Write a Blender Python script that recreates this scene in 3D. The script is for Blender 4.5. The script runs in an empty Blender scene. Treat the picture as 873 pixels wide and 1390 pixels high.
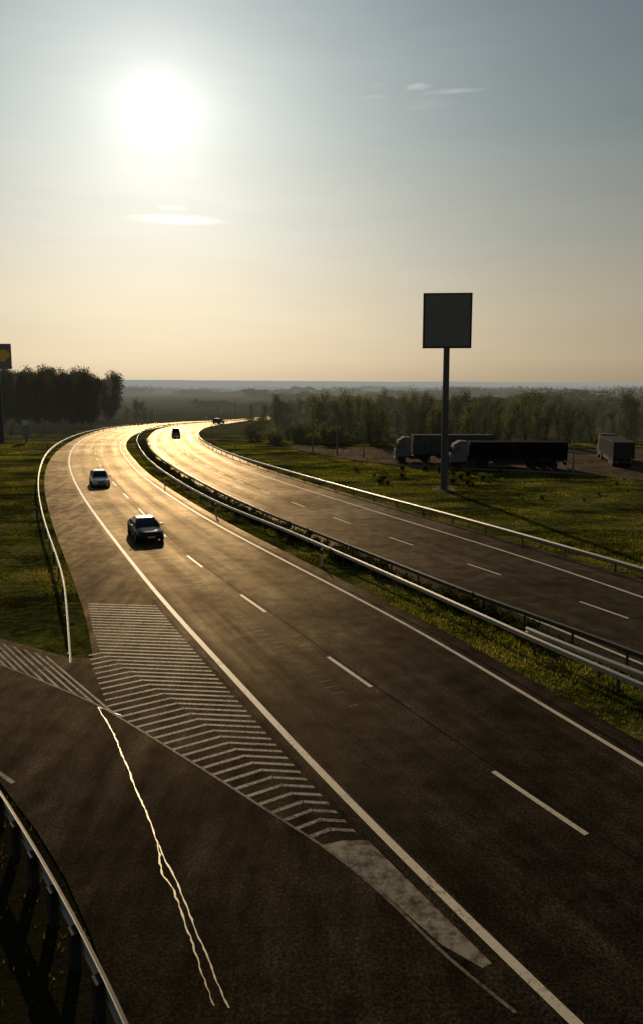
import bpy, math, random
import numpy as np
from mathutils import Vector, Matrix, kdtree

random.seed(7); np.random.seed(7)
S = bpy.context.scene
H = 10.3
SP, CP = 0.12403, 0.99228

def ray(px, py):
    u = (px-436.5)/1000.0; v = (650-py)/1000.0
    return Vector((u, CP+v*SP, -SP+v*CP))
def gp(px, py, z=0.0):
    d = ray(px, py); t = (H-z)/(-d.z)
    return Vector((d.x*t, d.y*t, z))
def G(lst, z=0.0):
    return [gp(a, b, z) for a, b in lst]

# ------------------------------------------------------------ curves
def resample(pts, step):
    out = []
    n = len(pts)
    for i in range(n-1):
        p0 = pts[max(i-1, 0)]; p1 = pts[i]; p2 = pts[i+1]; p3 = pts[min(i+2, n-1)]
        a0 = max((p1-p0).length, 1e-3)**.5; a1 = max((p2-p1).length, 1e-3)**.5; a2 = max((p3-p2).length, 1e-3)**.5
        k = max(2, int((p2-p1).length/step*3))
        if i == 0: m1 = (p2-p1)
        else: m1 = a1*((p1-p0)/a0/1.0*(a1/(a0+a1)) + (p2-p1)/a1*(a0/(a0+a1)))
        if i == n-2: m2 = (p2-p1)
        else: m2 = a1*((p2-p1)/a1*(a2/(a1+a2)) + (p3-p2)/a2*(a1/(a1+a2)))
        for j in range(k):
            t = j/k
            out.append(p1*(2*t**3-3*t**2+1)+m1*(t**3-2*t**2+t)+p2*(-2*t**3+3*t**2)+m2*(t**3-t**2))
    out.append(pts[-1].copy())
    res = [out[0]]; acc = 0
    for a, b in zip(out[:-1], out[1:]):
        L = (b-a).length
        while acc+L >= step and L > 1e-6:
            f = (step-acc)/L
            a = a.lerp(b, f); res.append(a.copy()); L = (b-a).length; acc = 0
        acc += L
    return res
def smooth(pts, it):
    pts = [p.copy() for p in pts]
    for _ in range(it):
        q = [p.copy() for p in pts]
        for i in range(1, len(pts)-1):
            q[i] = pts[i]*.5+(pts[i-1]+pts[i+1])*.25
        pts = q
    return pts
def curve(lst, z=0.0, step=1.0, it=30, ext=0):
    p = G(lst, z)
    if ext: p = [p[0]+(p[0]-p[1]).normalized()*ext] + p
    return smooth(resample(p, step), it)
def tang(pts, i):
    a = pts[max(i-1, 0)]; b = pts[min(i+1, len(pts)-1)]
    d = (b-a); d.z = 0
    return d.normalized()
def offset(pts, d):   # positive = right-hand side looking along the curve
    r = []
    for i, p in enumerate(pts):
        t = tang(pts, i); r.append(p+Vector((t.y, -t.x, 0))*d)
    return r
def arcs(pts):
    s = [0.0]
    for a, b in zip(pts[:-1], pts[1:]): s.append(s[-1]+(b-a).length)
    return s
def at_s(pts, s, arr):
    i = max(0, min(len(pts)-2, int(np.searchsorted(arr, s))-1))
    f = (s-arr[i])/max(arr[i+1]-arr[i], 1e-6)
    return pts[i].lerp(pts[i+1], f), tang(pts, i)
def nearest_s(pts, p, arr):
    k = min(range(len(pts)), key=lambda i: (pts[i].xy-p.xy).length)
    return arr[k]

FAR = [(372,565.5),(402,561),(422,557.3),(432,554),(424,551.5),(404,549.8),(388,548.6),(380,547.3)]
LE = curve([(790,1400),(684,1300),(570,1186),(460,1075),(380,990),(300,902),(230,826),(180,765),(140,713),(112,673),(97,643),(94,623),(101,606),(121,592),(152,582.5),(200,576.5),(250,573.5),(300,571.3),(340,568.5)]+FAR, ext=10)
RE = curve([(1040,1140),(873,1038),(780,983),(700,935),(620,886),(550,846),(450,794),(340,737),(290,710),(235,676),(190,643),(170,620),(163,606),(170,594),(192,584),(228,577.3),(262,574.2),(304,571.8),(343,568.9)]+FAR, ext=14)
PL = curve([(126,893),(122,860),(113,825),(100,790),(88,757),(74,720),(64,685),(60,655),(64,632),(76,614),(95,600),(120,588.5),(152,580.5),(200,575),(250,572.4),(300,570.3),(340,567.8)]+[(a,b-.5) for a,b in FAR], it=15)
RD = curve([(1040,906),(960,877),(873,846),(760,807),(651,771),(545,735),(468,708),(400,683),(340,660),(292,638),(258,619),(239,602),(237,590),(248,581),(275,576.3),(318,572.5),(350,569.5)]+[(a+3,b+.7) for a,b in FAR])
RE2 = curve([(1040,869),(960,841),(873,811),(750,769),(640,734),(560,710),(480,685),(400,660),(330,636),(285,615),(260,600),(254,590),(264,580.8),(290,575.6),(330,571.8),(355,569)]+[(a+5,b+.5) for a,b in FAR])
MR1 = curve([(1040,995),(873,927),(780,887),(720,862),(600,808),(500,765),(400,722),(300,682),(240,650),(205,625),(189,605),(187,592),(201,581.5),(232,575.5),(272,572.6),(312,570.6)], z=.72, it=20)
MR1B = curve([(716,852),(790,882),(873,913),(960,948),(1040,980)], z=.75, it=4)
MR2 = curve([(199,595),(204,608),(225,626),(262,648),(320,677),(385,704),(452,730),(500,749),(560,772),(620,796),(700,825),(780,852),(873,886),(960,920),(1040,950)], z=.70, it=14)
RR = curve([(1040,818),(960,795),(873,769),(800,749),(700,721),(600,694),(500,668),(430,649),(370,632),(320,617),(288,604),(273,595),(270,587),(284,579.5),(318,573.6),(345,570)], z=.75, it=20)
LR = curve([(92,874),(89,830),(85,787),(75,753),(63,719),(55,690),(51,662),(53,637),(64,613),(84,598),(114,586.5),(150,579.3),(195,574.5),(245,571.6)], z=.75, it=12)
BR = curve([(-90,960),(-40,1025),(0,1085),(60,1185),(120,1298),(165,1395),(200,1480)], z=.75, step=.5, it=6)

# ------------------------------------------------------------ material helpers
def new_mat(name):
    m = bpy.data.materials.new(name); m.use_nodes = True
    nt = m.node_tree; nt.nodes.clear()
    return m, nt
class NB:
    def __init__(s, nt): s.nt = nt
    def n(s, t, **k):
        nd = s.nt.nodes.new(t)
        for a, b in k.items(): setattr(nd, a, b)
        return nd
    def l(s, a, b): s.nt.links.new(a, b)
    def inp(s, sock, v):
        if hasattr(v, 'is_output'): s.l(v, sock)
        else: sock.default_value = v
    def math(s, op, a, b=0.0, c=0.0, clamp=False):
        nd = s.n('ShaderNodeMath', operation=op); nd.use_clamp = clamp
        s.inp(nd.inputs[0], a); s.inp(nd.inputs[1], b); s.inp(nd.inputs[2], c)
        return nd.outputs[0]
    def vmath(s, op, a, b=(0,0,0)):
        nd = s.n('ShaderNodeVectorMath', operation=op)
        s.inp(nd.inputs[0], a); s.inp(nd.inputs[1], b)
        return nd.outputs['Value'] if op in ('LENGTH','DOT_PRODUCT') else nd.outputs[0]
    def mix(s, f, a, b, mode='MIX'):
        nd = s.n('ShaderNodeMix', data_type='RGBA', blend_type=mode)
        s.inp(nd.inputs[0], f); s.inp(nd.inputs[6], a); s.inp(nd.inputs[7], b)
        return nd.outputs[2]
    def noise(s, vec, scale, detail=4, rough=.55, dist=0):
        nd = s.n('ShaderNodeTexNoise')
        s.l(vec, nd.inputs['Vector']); nd.inputs['Scale'].default_value = scale
        nd.inputs['Detail'].default_value = detail; nd.inputs['Roughness'].default_value = rough
        nd.inputs['Distortion'].default_value = dist
        return nd.outputs['Fac']
    def ramp(s, f, stops):
        nd = s.n('ShaderNodeValToRGB'); s.inp(nd.inputs[0], f)
        cr = nd.color_ramp
        while len(cr.elements) < len(stops): cr.elements.new(.5)
        for e, (p, c) in zip(cr.elements, stops):
            e.position = p; e.color = (c, c, c, 1) if isinstance(c, (int, float)) else (*c, 1)
        return nd.outputs[0]
    def scale(s, vec, sc):
        return s.vmath('MULTIPLY', vec, sc)
def c4(c): return (c[0], c[1], c[2], 1)

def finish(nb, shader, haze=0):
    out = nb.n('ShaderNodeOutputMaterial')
    if haze:  # aerial haze put into the surface as emission, growing with distance
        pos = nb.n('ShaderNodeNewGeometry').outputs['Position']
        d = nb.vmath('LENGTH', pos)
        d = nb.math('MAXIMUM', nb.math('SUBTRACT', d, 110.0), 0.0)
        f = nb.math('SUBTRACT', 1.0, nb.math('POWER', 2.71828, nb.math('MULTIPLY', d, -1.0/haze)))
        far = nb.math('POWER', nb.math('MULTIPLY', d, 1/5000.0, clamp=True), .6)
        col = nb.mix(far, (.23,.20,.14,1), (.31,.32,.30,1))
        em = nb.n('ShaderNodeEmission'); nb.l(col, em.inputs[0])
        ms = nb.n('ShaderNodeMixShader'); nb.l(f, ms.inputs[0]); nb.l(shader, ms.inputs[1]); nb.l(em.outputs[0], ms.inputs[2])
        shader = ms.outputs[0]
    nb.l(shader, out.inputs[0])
def principled(nb, col, rough=.5, metal=0.0, bump=None, bstr=.3, bdist=.02, spec=.5, coat=0, stint=None):
    p = nb.n('ShaderNodeBsdfPrincipled')
    nb.inp(p.inputs['Base Color'], col if hasattr(col, 'is_output') else c4(col))
    nb.inp(p.inputs['Roughness'], rough); nb.inp(p.inputs['Metallic'], metal)
    p.inputs['Specular IOR Level'].default_value = spec
    p.inputs['Coat Weight'].default_value = coat
    if stint: p.inputs['Specular Tint'].default_value = c4(stint)
    if bump is not None:
        b = nb.n('ShaderNodeBump'); b.inputs['Strength'].default_value = bstr; b.inputs['Distance'].default_value = bdist
        nb.l(bump, b.inputs['Height']); nb.l(b.outputs[0], p.inputs['Normal'])
    return p.outputs[0]
def simple(name, col, rough=.5, metal=0.0, var=.15, sc=6, haze=0, coat=0, spec=.5):
    m, nt = new_mat(name); nb = NB(nt)
    tc = nb.n('ShaderNodeTexCoord').outputs['Object']
    f = nb.noise(tc, sc, 5)
    c = nb.mix(f, c4([x*(1-var) for x in col]), c4([min(1, x*(1+var)) for x in col]))
    finish(nb, principled(nb, c, rough, metal, coat=coat, spec=spec), haze)
    return m

def asphalt(name, base, rough, tracks=False, tint=(1,.79,.55), spec=1.08, gain=.5):
    m, nt = new_mat(name); nb = NB(nt)
    pos = nb.n('ShaderNodeNewGeometry').outputs['Position']
    fine = nb.noise(pos, 14, 5, .9)
    mid = nb.noise(pos, 1.1, 6, .65)
    big = nb.noise(pos, .13, 4, .6)
    v = nb.ramp(fine, [(.38, .1), (.5, .75), (.62, 2.6)])
    v = nb.math('MULTIPLY', v, nb.ramp(mid, [(.3, .55), (.5, .95), (.7, 1.5)]))
    v = nb.math('MULTIPLY', v, nb.ramp(big, [(.32, .65), (.5, .97), (.68, 1.4)]))
    r = nb.math('ADD', rough-.08, nb.math('MULTIPLY', mid, .16))
    r = nb.math('ADD', r, nb.math('MULTIPLY', nb.math('SUBTRACT', fine, .5), .6))
    gg = nb.ramp(mid, [(.3, .6), (.7, 1.35)])
    gg = nb.math('MULTIPLY', gg, nb.ramp(big, [(.32, .7), (.68, 1.3)]))
    if tracks:
        uv = nb.n('ShaderNodeUVMap').outputs[0]
        sp = nb.n('ShaderNodeSeparateXYZ'); nb.l(uv, sp.inputs[0])
        w = nb.math('COSINE', nb.math('MULTIPLY', sp.outputs[0], 2*math.pi/1.875))
        sv = nb.scale(uv, (2.5, .05, 1)); st = nb.noise(sv, 1.0, 5, .65)
        v = nb.math('MULTIPLY', v, nb.math('ADD', .93, nb.math('MULTIPLY', w, .18)))
        v = nb.math('MULTIPLY', v, nb.ramp(st, [(.3, .55), (.5, .95), (.7, 1.6)]))
        r = nb.math('SUBTRACT', r, nb.math('MULTIPLY', nb.math('SUBTRACT', st, .5), .26))
        r = nb.math('ADD', r, nb.math('MULTIPLY', w, .035))
    else:
        st = nb.noise(nb.scale(pos, (1.6, .22, 1)), 1.0, 6, .7)
        v = nb.math('MULTIPLY', v, nb.ramp(st, [(.3, .5), (.5, .95), (.7, 1.7)]))
        gg = nb.math('MULTIPLY', gg, nb.ramp(st, [(.3, .5), (.7, 1.4)]))
    vo = nb.n('ShaderNodeTexVoronoi', feature='DISTANCE_TO_EDGE'); vo.inputs['Scale'].default_value = .16
    ds = nb.n('ShaderNodeVectorMath', operation='ADD'); nb.l(pos, ds.inputs[0])
    nz = nb.n('ShaderNodeTexNoise'); nz.inputs['Scale'].default_value = .8; nz.inputs['Detail'].default_value = 6; nb.l(pos, nz.inputs['Vector'])
    sc = nb.scale(nz.outputs['Color'], (2.2, 2.2, 0)); nb.l(sc, ds.inputs[1])
    nb.l(ds.outputs[0], vo.inputs['Vector'])
    cr = nb.math('LESS_THAN', vo.outputs['Distance'], .004)
    v = nb.math('MULTIPLY', v, nb.math('SUBTRACT', 1.0, nb.math('MULTIPLY', cr, .3)))
    col = nb.vmath('MULTIPLY', [base*t for t in tint], (1,1,1))
    cm = nb.n('ShaderNodeVectorMath', operation='SCALE'); nb.l(col, cm.inputs[0]); nb.l(v, cm.inputs['Scale'])
    bump = nb.math('ADD', nb.math('MULTIPLY', fine, 1.0), nb.math('MULTIPLY', mid, .4))
    b = nb.n('ShaderNodeBump'); b.inputs['Strength'].default_value = .5; b.inputs['Distance'].default_value = .02
    nb.l(bump, b.inputs['Height'])
    df = nb.n('ShaderNodeBsdfDiffuse'); nb.l(cm.outputs[0], df.inputs[0]); nb.l(b.outputs[0], df.inputs['Normal'])
    gl = nb.n('ShaderNodeBsdfGlossy'); gl.inputs[0].default_value = (1, .82, .58, 1); nb.l(r, gl.inputs['Roughness']); nb.l(b.outputs[0], gl.inputs['Normal'])
    fr = nb.n('ShaderNodeFresnel'); fr.inputs['IOR'].default_value = spec; nb.l(b.outputs[0], fr.inputs['Normal'])
    k = nb.math('MULTIPLY', nb.math('MULTIPLY', fr.outputs[0], gg), gain, clamp=True)
    ms = nb.n('ShaderNodeMixShader'); nb.l(k, ms.inputs[0]); nb.l(df.outputs[0], ms.inputs[1]); nb.l(gl.outputs[0], ms.inputs[2])
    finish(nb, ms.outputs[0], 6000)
    return m
M_ASPH = asphalt('asphalt_main', .029, .54, True, spec=1.085, gain=.40)
M_ASPH2 = asphalt('asphalt_shoulder', .027, .56, spec=1.075, gain=.36)
M_ASPH3 = asphalt('asphalt_park', .026, .9, spec=1.03, tint=(.95,.93,.82), gain=.08)

def paint(name, v=.55, wear=.5, soft=.11, spec=.25, sc=9):
    m, nt = new_mat(name); nb = NB(nt)
    pos = nb.n('ShaderNodeNewGeometry').outputs['Position']
    a = nb.noise(pos, sc, 6, .75); b = nb.noise(pos, .7, 3)
    f = nb.math('ADD', a, nb.math('MULTIPLY', nb.math('SUBTRACT', b, .5), .6))
    f = nb.ramp(f, [(max(0, wear-soft), 0.0), (min(1, wear+soft), 1.0)])
    c = nb.mix(f, (.03, .023, .015, 1), (v, v*.87, v*.68, 1))
    finish(nb, principled(nb, c, .55, 0, a, .25, .01, spec=spec, stint=(1,.8,.55)), 6000)
    return m
M_PAINT = paint('road_paint', .62, .35, spec=.18)
M_PAINTW = paint('worn_paint', .32, .47, spec=.04)
M_PAINTD = paint('faded_paint', .19, .47, spec=.03)
M_NOSE = paint('nose_paint', .28, .49, .12, spec=.04, sc=4)

def grassmat(name, blades=False):
    m, nt = new_mat(name); nb = NB(nt)
    pos = nb.n('ShaderNodeNewGeometry').outputs['Position']
    a = nb.noise(nb.scale(pos, (.6, 1.3, 1)), .16, 7, .7); b = nb.noise(pos, 2.2, 5, .7)
    f = nb.math('ADD', nb.math('MULTIPLY', a, .75), nb.math('MULTIPLY', b, .25))
    col = nb.ramp(f, [(.39, (.024,.022,.010)), (.46, (.050,.056,.015)), (.53, (.115,.126,.028)), (.60, (.19,.165,.06))])
    if not blades:
        vo = nb.n('ShaderNodeTexVoronoi'); vo.inputs['Scale'].default_value = .0035
        nb.l(nb.scale(pos, (.6, 1.6, 1)), vo.inputs['Vector'])
        sp = nb.n('ShaderNodeSeparateColor'); nb.l(vo.outputs['Color'], sp.inputs[0])
        fld = nb.ramp(sp.outputs[0], [(0, (.05,.07,.016)), (.4, (.03,.036,.01)), (.6, (.06,.05,.025)), (1, (.06,.085,.018))])
        d = nb.vmath('LENGTH', pos)
        g = nb.math('MULTIPLY', nb.math('SUBTRACT', d, 200.0), 1/120.0, clamp=True)
        col = nb.mix(g, col, fld)
        col = nb.mix(1.0, col, nb.ramp(b, [(.25, .5), (.7, 1.1)]), 'MULTIPLY')
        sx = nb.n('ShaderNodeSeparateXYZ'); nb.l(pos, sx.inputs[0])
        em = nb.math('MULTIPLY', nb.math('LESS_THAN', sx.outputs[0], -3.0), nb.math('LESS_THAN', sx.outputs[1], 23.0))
        col = nb.mix(em, col, (.022,.019,.010,1))  # near left verge: shade put into a darker ground colour
        h = nb.math('ADD', b, nb.math('MULTIPLY', nb.noise(pos, 9, 4, .8), .6))
        sh = principled(nb, col, .9, 0, h, .9, .2, spec=0.0)
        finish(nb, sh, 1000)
    else:
        d = nb.n('ShaderNodeBsdfDiffuse'); nb.l(col, d.inputs[0])
        t = nb.n('ShaderNodeBsdfTranslucent')
        nb.l(nb.mix(1.0, col, (1.95, 1.8, .7, 1), 'MULTIPLY'), t.inputs[0])
        ms = nb.n('ShaderNodeMixShader'); ms.inputs[0].default_value = .6
        nb.l(d.outputs[0], ms.inputs[1]); nb.l(t.outputs[0], ms.inputs[2])
        finish(nb, ms.outputs[0], 4000)
    return m
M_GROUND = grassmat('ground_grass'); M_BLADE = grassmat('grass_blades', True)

def leafmat(name, c1, c2, haze=900, trans=.4):
    m, nt = new_mat(name); nb = NB(nt)
    pos = nb.n('ShaderNodeNewGeometry').outputs['Position']
    f = nb.noise(pos, .25, 5, .7)
    f = nb.ramp(f, [(.35, 0.0), (.65, 1.0)])
    col = nb.mix(f, c4(c1), c4(c2))
    d = nb.n('ShaderNodeBsdfDiffuse'); nb.l(col, d.inputs[0])
    t = nb.n('ShaderNodeBsdfTranslucent'); nb.l(nb.mix(1.0, col, (1.3, 1.4, .8, 1), 'MULTIPLY'), t.inputs[0])
    ms = nb.n('ShaderNodeMixShader'); ms.inputs[0].default_value = trans
    nb.l(d.outputs[0], ms.inputs[1]); nb.l(t.outputs[0], ms.inputs[2])
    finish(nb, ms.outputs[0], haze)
    return m
M_LEAF_D = leafmat('leaf_dark', (.030,.037,.014), (.068,.076,.028), 750)
M_LEAF_W = leafmat('leaf_dark_wood', (.016,.020,.009), (.042,.048,.018), 2200)
M_LEAF_S = leafmat('leaf_spring', (.060,.066,.024), (.14,.145,.045), 750, trans=.5)
M_LEAF_B = leafmat('leaf_brown', (.055,.049,.028), (.10,.09,.047), 750)
M_SHRUB = leafmat('shrub_leaf', (.018,.022,.009), (.05,.056,.018))
M_WOOD_FAR = leafmat('far_wood_leaf', (.018,.022,.011), (.04,.043,.018), 850, .2)
M_BARK = simple('bark', (.06,.05,.035), .9, 0, .4, 3, 1500, spec=0)
M_STEEL = simple('galvanised_steel', (.46,.43,.38), .36, .85, .2, 4)
M_STEELB = simple('bright_steel', (.62,.58,.50), .33, .85, .15, 4)
M_STEELD = simple('dark_steel', (.10,.095,.085), .6, .5, .25, 3)  # darkened steel; shade on the median rail's back is put into this colour
M_STEELN = simple('dull_near_steel', (.26,.24,.21), .42, .8, .3, 3)
M_LAMPP = simple('lamp_pole_steel', (.22,.22,.21), .6, .0, .15, 3, 3000)
M_DARK = simple('dark_metal', (.03,.03,.03), .6, .2)
M_POLE = simple('pole_paint', (.07,.075,.085), .5, .1, .2, 2)
M_BOARD = simple('board_back', (.20,.215,.23), .6, 0, .14, .6, spec=.2)
M_FRAME = simple('board_frame', (.10,.10,.11), .5, 0, .2, 2)
M_STRAP = simple('strap', (.045,.045,.05), .6, 0, .2, 2, spec=.1)
M_WHITE = simple('white_plastic', (.6,.6,.57), .4, 0, .1)
M_TOTEM = simple('totem_panel', (.32,.33,.33), .5, 0, .1)
M_BLACK = simple('black_rubber', (.015,.015,.015), .8, 0, .2)
M_SEAM = simple('tar_seam', (.008,.007,.006), .8, 0, .3, 5, spec=0)
M_GLASS = simple('car_glass', (.008,.009,.010), .08, 0, .1, 1, spec=.45)
M_LAMPGL = simple('headlight_glass', (.18,.18,.17), .15, .3, .1)
M_RIM = simple('alloy_rim', (.25,.25,.24), .3, .9, .1)
M_YEL = simple('sign_yellow', (1.0,.76,.12), .5, 0, .03)
M_RED = simple('sign_red', (.62,.07,.03), .5, 0, .05)
M_TAR = simple('tar_seal_glint', (.26,.22,.15), .35, .3, .35, 12)  # sealed crack; its sun glint is put into the light golden base colour
M_CONC = simple('concrete', (.22,.20,.16), .8, 0, .25, 3, spec=0)

# ------------------------------------------------------------ mesh helpers
COL = S.collection
def obj_from(name, verts, faces, mat, smooth_=False, uvs=None):
    me = bpy.data.meshes.new(name)
    me.from_pydata([tuple(v) for v in verts], [], faces)
    if uvs is not None:
        ul = me.uv_layers.new(name='UVMap')
        for lp in me.loops: ul.data[lp.index].uv = uvs[lp.vertex_index]
    me.materials.append(mat)
    if smooth_:
        for p in me.polygons: p.use_smooth = True
    me.update()
    o = bpy.data.objects.new(name, me); COL.objects.link(o)
    return o
def top(o, label, cat, group=None):
    o['label'] = label; o['category'] = cat
    if group: o['group'] = group
    return o
def struct(o): o['kind'] = 'structure'; return o
def empty(name, loc, rz=0, label='', cat='', group=None):
    e = bpy.data.objects.new(name, None); e.location = loc; e.rotation_euler = (0, 0, rz)
    e.empty_display_size = .3
    COL.objects.link(e); top(e, label, cat, group); return e
def empty_part(name, parent, loc):
    e = bpy.data.objects.new(name, None); COL.objects.link(e); e.parent = parent; e.location = loc; e.empty_display_size = .1
    return e
class MB:
    def __init__(s): s.v = []; s.f = []
    def add(s, vs, fs):
        b = len(s.v); s.v += [tuple(v) for v in vs]; s.f += [tuple(b+i for i in f) for f in fs]; return s
    def box(s, x0, x1, y0, y1, z0, z1, bev=0.0):
        if bev <= 0:
            vs = [(x,y,z) for z in (z0,z1) for y in (y0,y1) for x in (x0,x1)]
            s.add(vs, [(0,2,3,1),(4,5,7,6),(0,1,5,4),(2,6,7,3),(0,4,6,2),(1,3,7,5)])
        else:
            b = bev; vs = []
            def ring(z, i):
                return [(x0+i+b,y0+i,z),(x1-i-b,y0+i,z),(x1-i,y0+i+b,z),(x1-i,y1-i-b,z),(x1-i-b,y1-i,z),(x0+i+b,y1-i,z),(x0+i,y1-i-b,z),(x0+i,y0+i+b,z)]
            for z, i in ((z0,b*.6),(z0+b,0),(z1-b,0),(z1,b*.6)): vs += ring(z, i)
            fs = [tuple(range(7,-1,-1)), tuple(range(24,32))]
            for k in range(3):
                for j in range(8):
                    a = k*8+j; c = k*8+(j+1)%8; fs.append((a,c,c+8,a+8))
            s.add(vs, fs)
        return s
    def tube(s, p0, p1, r0, r1, n=8, caps=True):
        p0 = Vector(p0); p1 = Vector(p1); d = (p1-p0).normalized()
        a = d.orthogonal().normalized(); b = d.cross(a)
        vs = [];
        for p, r in ((p0,r0),(p1,r1)):
            for i in range(n):
                t = 2*math.pi*i/n; vs.append(p+a*r*math.cos(t)+b*r*math.sin(t))
        fs = [(i,(i+1)%n,n+(i+1)%n,n+i) for i in range(n)]
        if caps: fs += [tuple(range(n-1,-1,-1)), tuple(range(n,2*n))]
        return s.add(vs, fs)
    def loft(s, rings, cap=True):
        n = len(rings[0]); vs = [p for r in rings for p in r]; fs = []
        for k in range(len(rings)-1):
            for j in range(n):
                a = k*n+j; c = k*n+(j+1)%n; fs.append((a,c,c+n,a+n))
        if cap: fs += [tuple(range(n-1,-1,-1)), tuple(range((len(rings)-1)*n, len(rings)*n))]
        return s.add(vs, fs)
    def obj(s, name, mat, parent=None, sm=False, loc=None):
        o = obj_from(name, s.v, s.f, mat, sm)
        if parent is not None: o.parent = parent
        if loc is not None: o.location = loc
        return o
def copy_thing(root, loc, rz=None, sc=None, label=None):
    r = root.copy(); COL.objects.link(r); r.location = loc
    if rz is not None: r.rotation_euler = (0, 0, rz)
    if sc is not None: r.scale = sc if not isinstance(sc, (int, float)) else (sc,)*3
    if label: r['label'] = label
    for ch in list(root.children):
        c = ch.copy(); COL.objects.link(c); c.parent = r; c.matrix_parent_inverse = ch.matrix_parent_inverse.copy()
        for g2 in list(ch.children):
            g = g2.copy(); COL.objects.link(g); g.parent = c; g.matrix_parent_inverse = g2.matrix_parent_inverse.copy()
    return r

# ------------------------------------------------------------ roads
def rs_n(pts, n):
    a = arcs(pts); return [at_s(pts, a[-1]*i/(n-1), a)[0] for i in range(n)]
def strip(name, L, R, z, mat, nc=4, u0=None):
    n = 420
    l = rs_n(L, n); r = rs_n(R, n)
    vs = []; uv = []; s = 0
    for i in range(n):
        if i: s += ((l[i]+r[i])/2-(l[i-1]+r[i-1])/2).length
        for j in range(nc+1):
            p = l[i].lerp(r[i], j/nc); vs.append((p.x, p.y, z)); uv.append((j/nc*8.5, s))
    fs = [(i*(nc+1)+j, i*(nc+1)+j+1, (i+1)*(nc+1)+j+1, (i+1)*(nc+1)+j) for i in range(n-1) for j in range(nc)]
    return struct(obj_from(name, vs, fs, mat, uvs=uv))
def ribbon(mb, pts, w, z):
    l = offset(pts, -w/2); r = offset(pts, w/2)
    vs = []
    for a, b in zip(l, r): vs += [(a.x,a.y,z),(b.x,b.y,z)]
    mb.add(vs, [(2*i,2*i+1,2*i+3,2*i+2) for i in range(len(pts)-1)])

LEo = offset(LE, -.35); REo = offset(RE, 1.0)
strip('road', LEo, REo, .004, M_ASPH)
RDl = offset(RD, -5.2); REr = offset(RE2, 2.6)
strip('road', RDl, REr, .004, M_ASPH)
slip_top = G([(126,893),(95,893),(50,880),(0,866),(-60,846),(-160,815)])
slip_low = G([(-200,905),(-80,985),(0,1062),(50,1128),(88,1190),(120,1262),(150,1340),(180,1430),(260,1700)])
LEshift = [p for p in offset(LE, .6)]
iN = min(range(len(LE)), key=lambda i: (LE[i].xy-PL[0].xy).length)
near = slip_top + slip_low + [LEshift[0]+Vector((-1,0,0))] + [p for p in LEshift[:iN+3]]
vs = [(p.x,p.y,0.0) for p in near]
struct(obj_from('slip_road', vs, [tuple(range(len(vs)))], M_ASPH2))
strip('road_shoulder', PL, offset(LE, .6)[iN-1:], .0015, M_ASPH2, 3)

park = G([(398,603),(440,606),(520,607),(640,606),(873,611),(1000,614),(1000,668),(873,652),(760,641),(640,636),(560,632),(500,627),(440,617),(398,609)])
struct(obj_from('truck_park', [(p.x,p.y,.0) for p in park], [tuple(range(len(park)))], M_ASPH3))
acc = smooth(resample(G([(1000,668),(873,653),(760,642),(640,637),(560,633),(500,628),(440,618),(398,610)]), 1.5), 5)
kb = MB()
a = offset(acc, -.1); b = offset(acc, .12)
vs = []
for p, q in zip(a, b): vs += [(p.x,p.y,-.02),(p.x,p.y,.13),(q.x,q.y,.13),(q.x,q.y,-.02)]
kb.add(vs, [(4*i+j,4*i+j+1,4*i+j+5,4*i+j+4) for i in range(len(acc)-1) for j in range(3)])
struct(kb.obj('kerb', M_CONC))

# ------------------------------------------------------------ markings
mk = MB()
ribbon(mk, LE, .21, .009)
ribbon(mk, RE, .16, .009)
ribbon(mk, RE2, .20, .009)
ribbon(mk, offset(RD, -3.9), .16, .009)
DASH = curve([(900,1202),(804,1138),(667,1048),(505,932),(445,893),(365,833),(333,812),(283,777),(232,736),(190,692),(160,662),(141,640),(131,620),(131,606),(146,593),(172,583.5),(214,577),(256,573.8),(302,571.5),(341,568.7)]+FAR, it=25)
for C, ref, cyc, dl in ((DASH, gp(804,1138), 9.55, 3.2), (RD, gp(672,778), 8.6, 2.9)):
    a = arcs(C); s0 = nearest_s(C, ref, a) % cyc
    s = s0
    while s < min(a[-1]-4, 330):
        seg = [at_s(C, s+dl*k/4, a)[0] for k in range(5)]
        ribbon(mk, seg, .15, .009); s += cyc
struct(mk.obj('road_marking', M_PAINT))
sm = MB()
def jit(pts, amp):
    out = []; o = 0
    for p in pts:
        o = o*.85+random.uniform(-amp, amp); out.append(p+Vector((o, o*.4, 0)))
    return out
ribbon(sm, jit(offset(DASH, .22)[:90], .02), .03, .0075)
ribbon(sm, jit(offset(RE, .35)[:90], .02), .05, .0075)
ribbon(sm, jit(offset(RD, .2)[:90], .02), .03, .0075)
struct(sm.obj('road_seam', M_SEAM))
tk = MB(); TL = offset(DASH, -1.25); A = arcs(TL); s = 10
while s < 60:
    if random.random() < .75:
        p, t = at_s(TL, s, A); nn = Vector((t.y,-t.x,0)); l = random.uniform(.12, .3); p = p+nn*random.uniform(-.08,.08)
        a = p-nn*l; b = p+nn*l; w_ = t*.035
        tk.add([(a.x,a.y,.0078),(b.x,b.y,.0078),(b.x+w_.x,b.y+w_.y,.0078),(a.x+w_.x,a.y+w_.y,.0078)], [(0,1,2,3)])
    s += .55
struct(tk.obj('scrape_mark', M_PAINTD))

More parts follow.
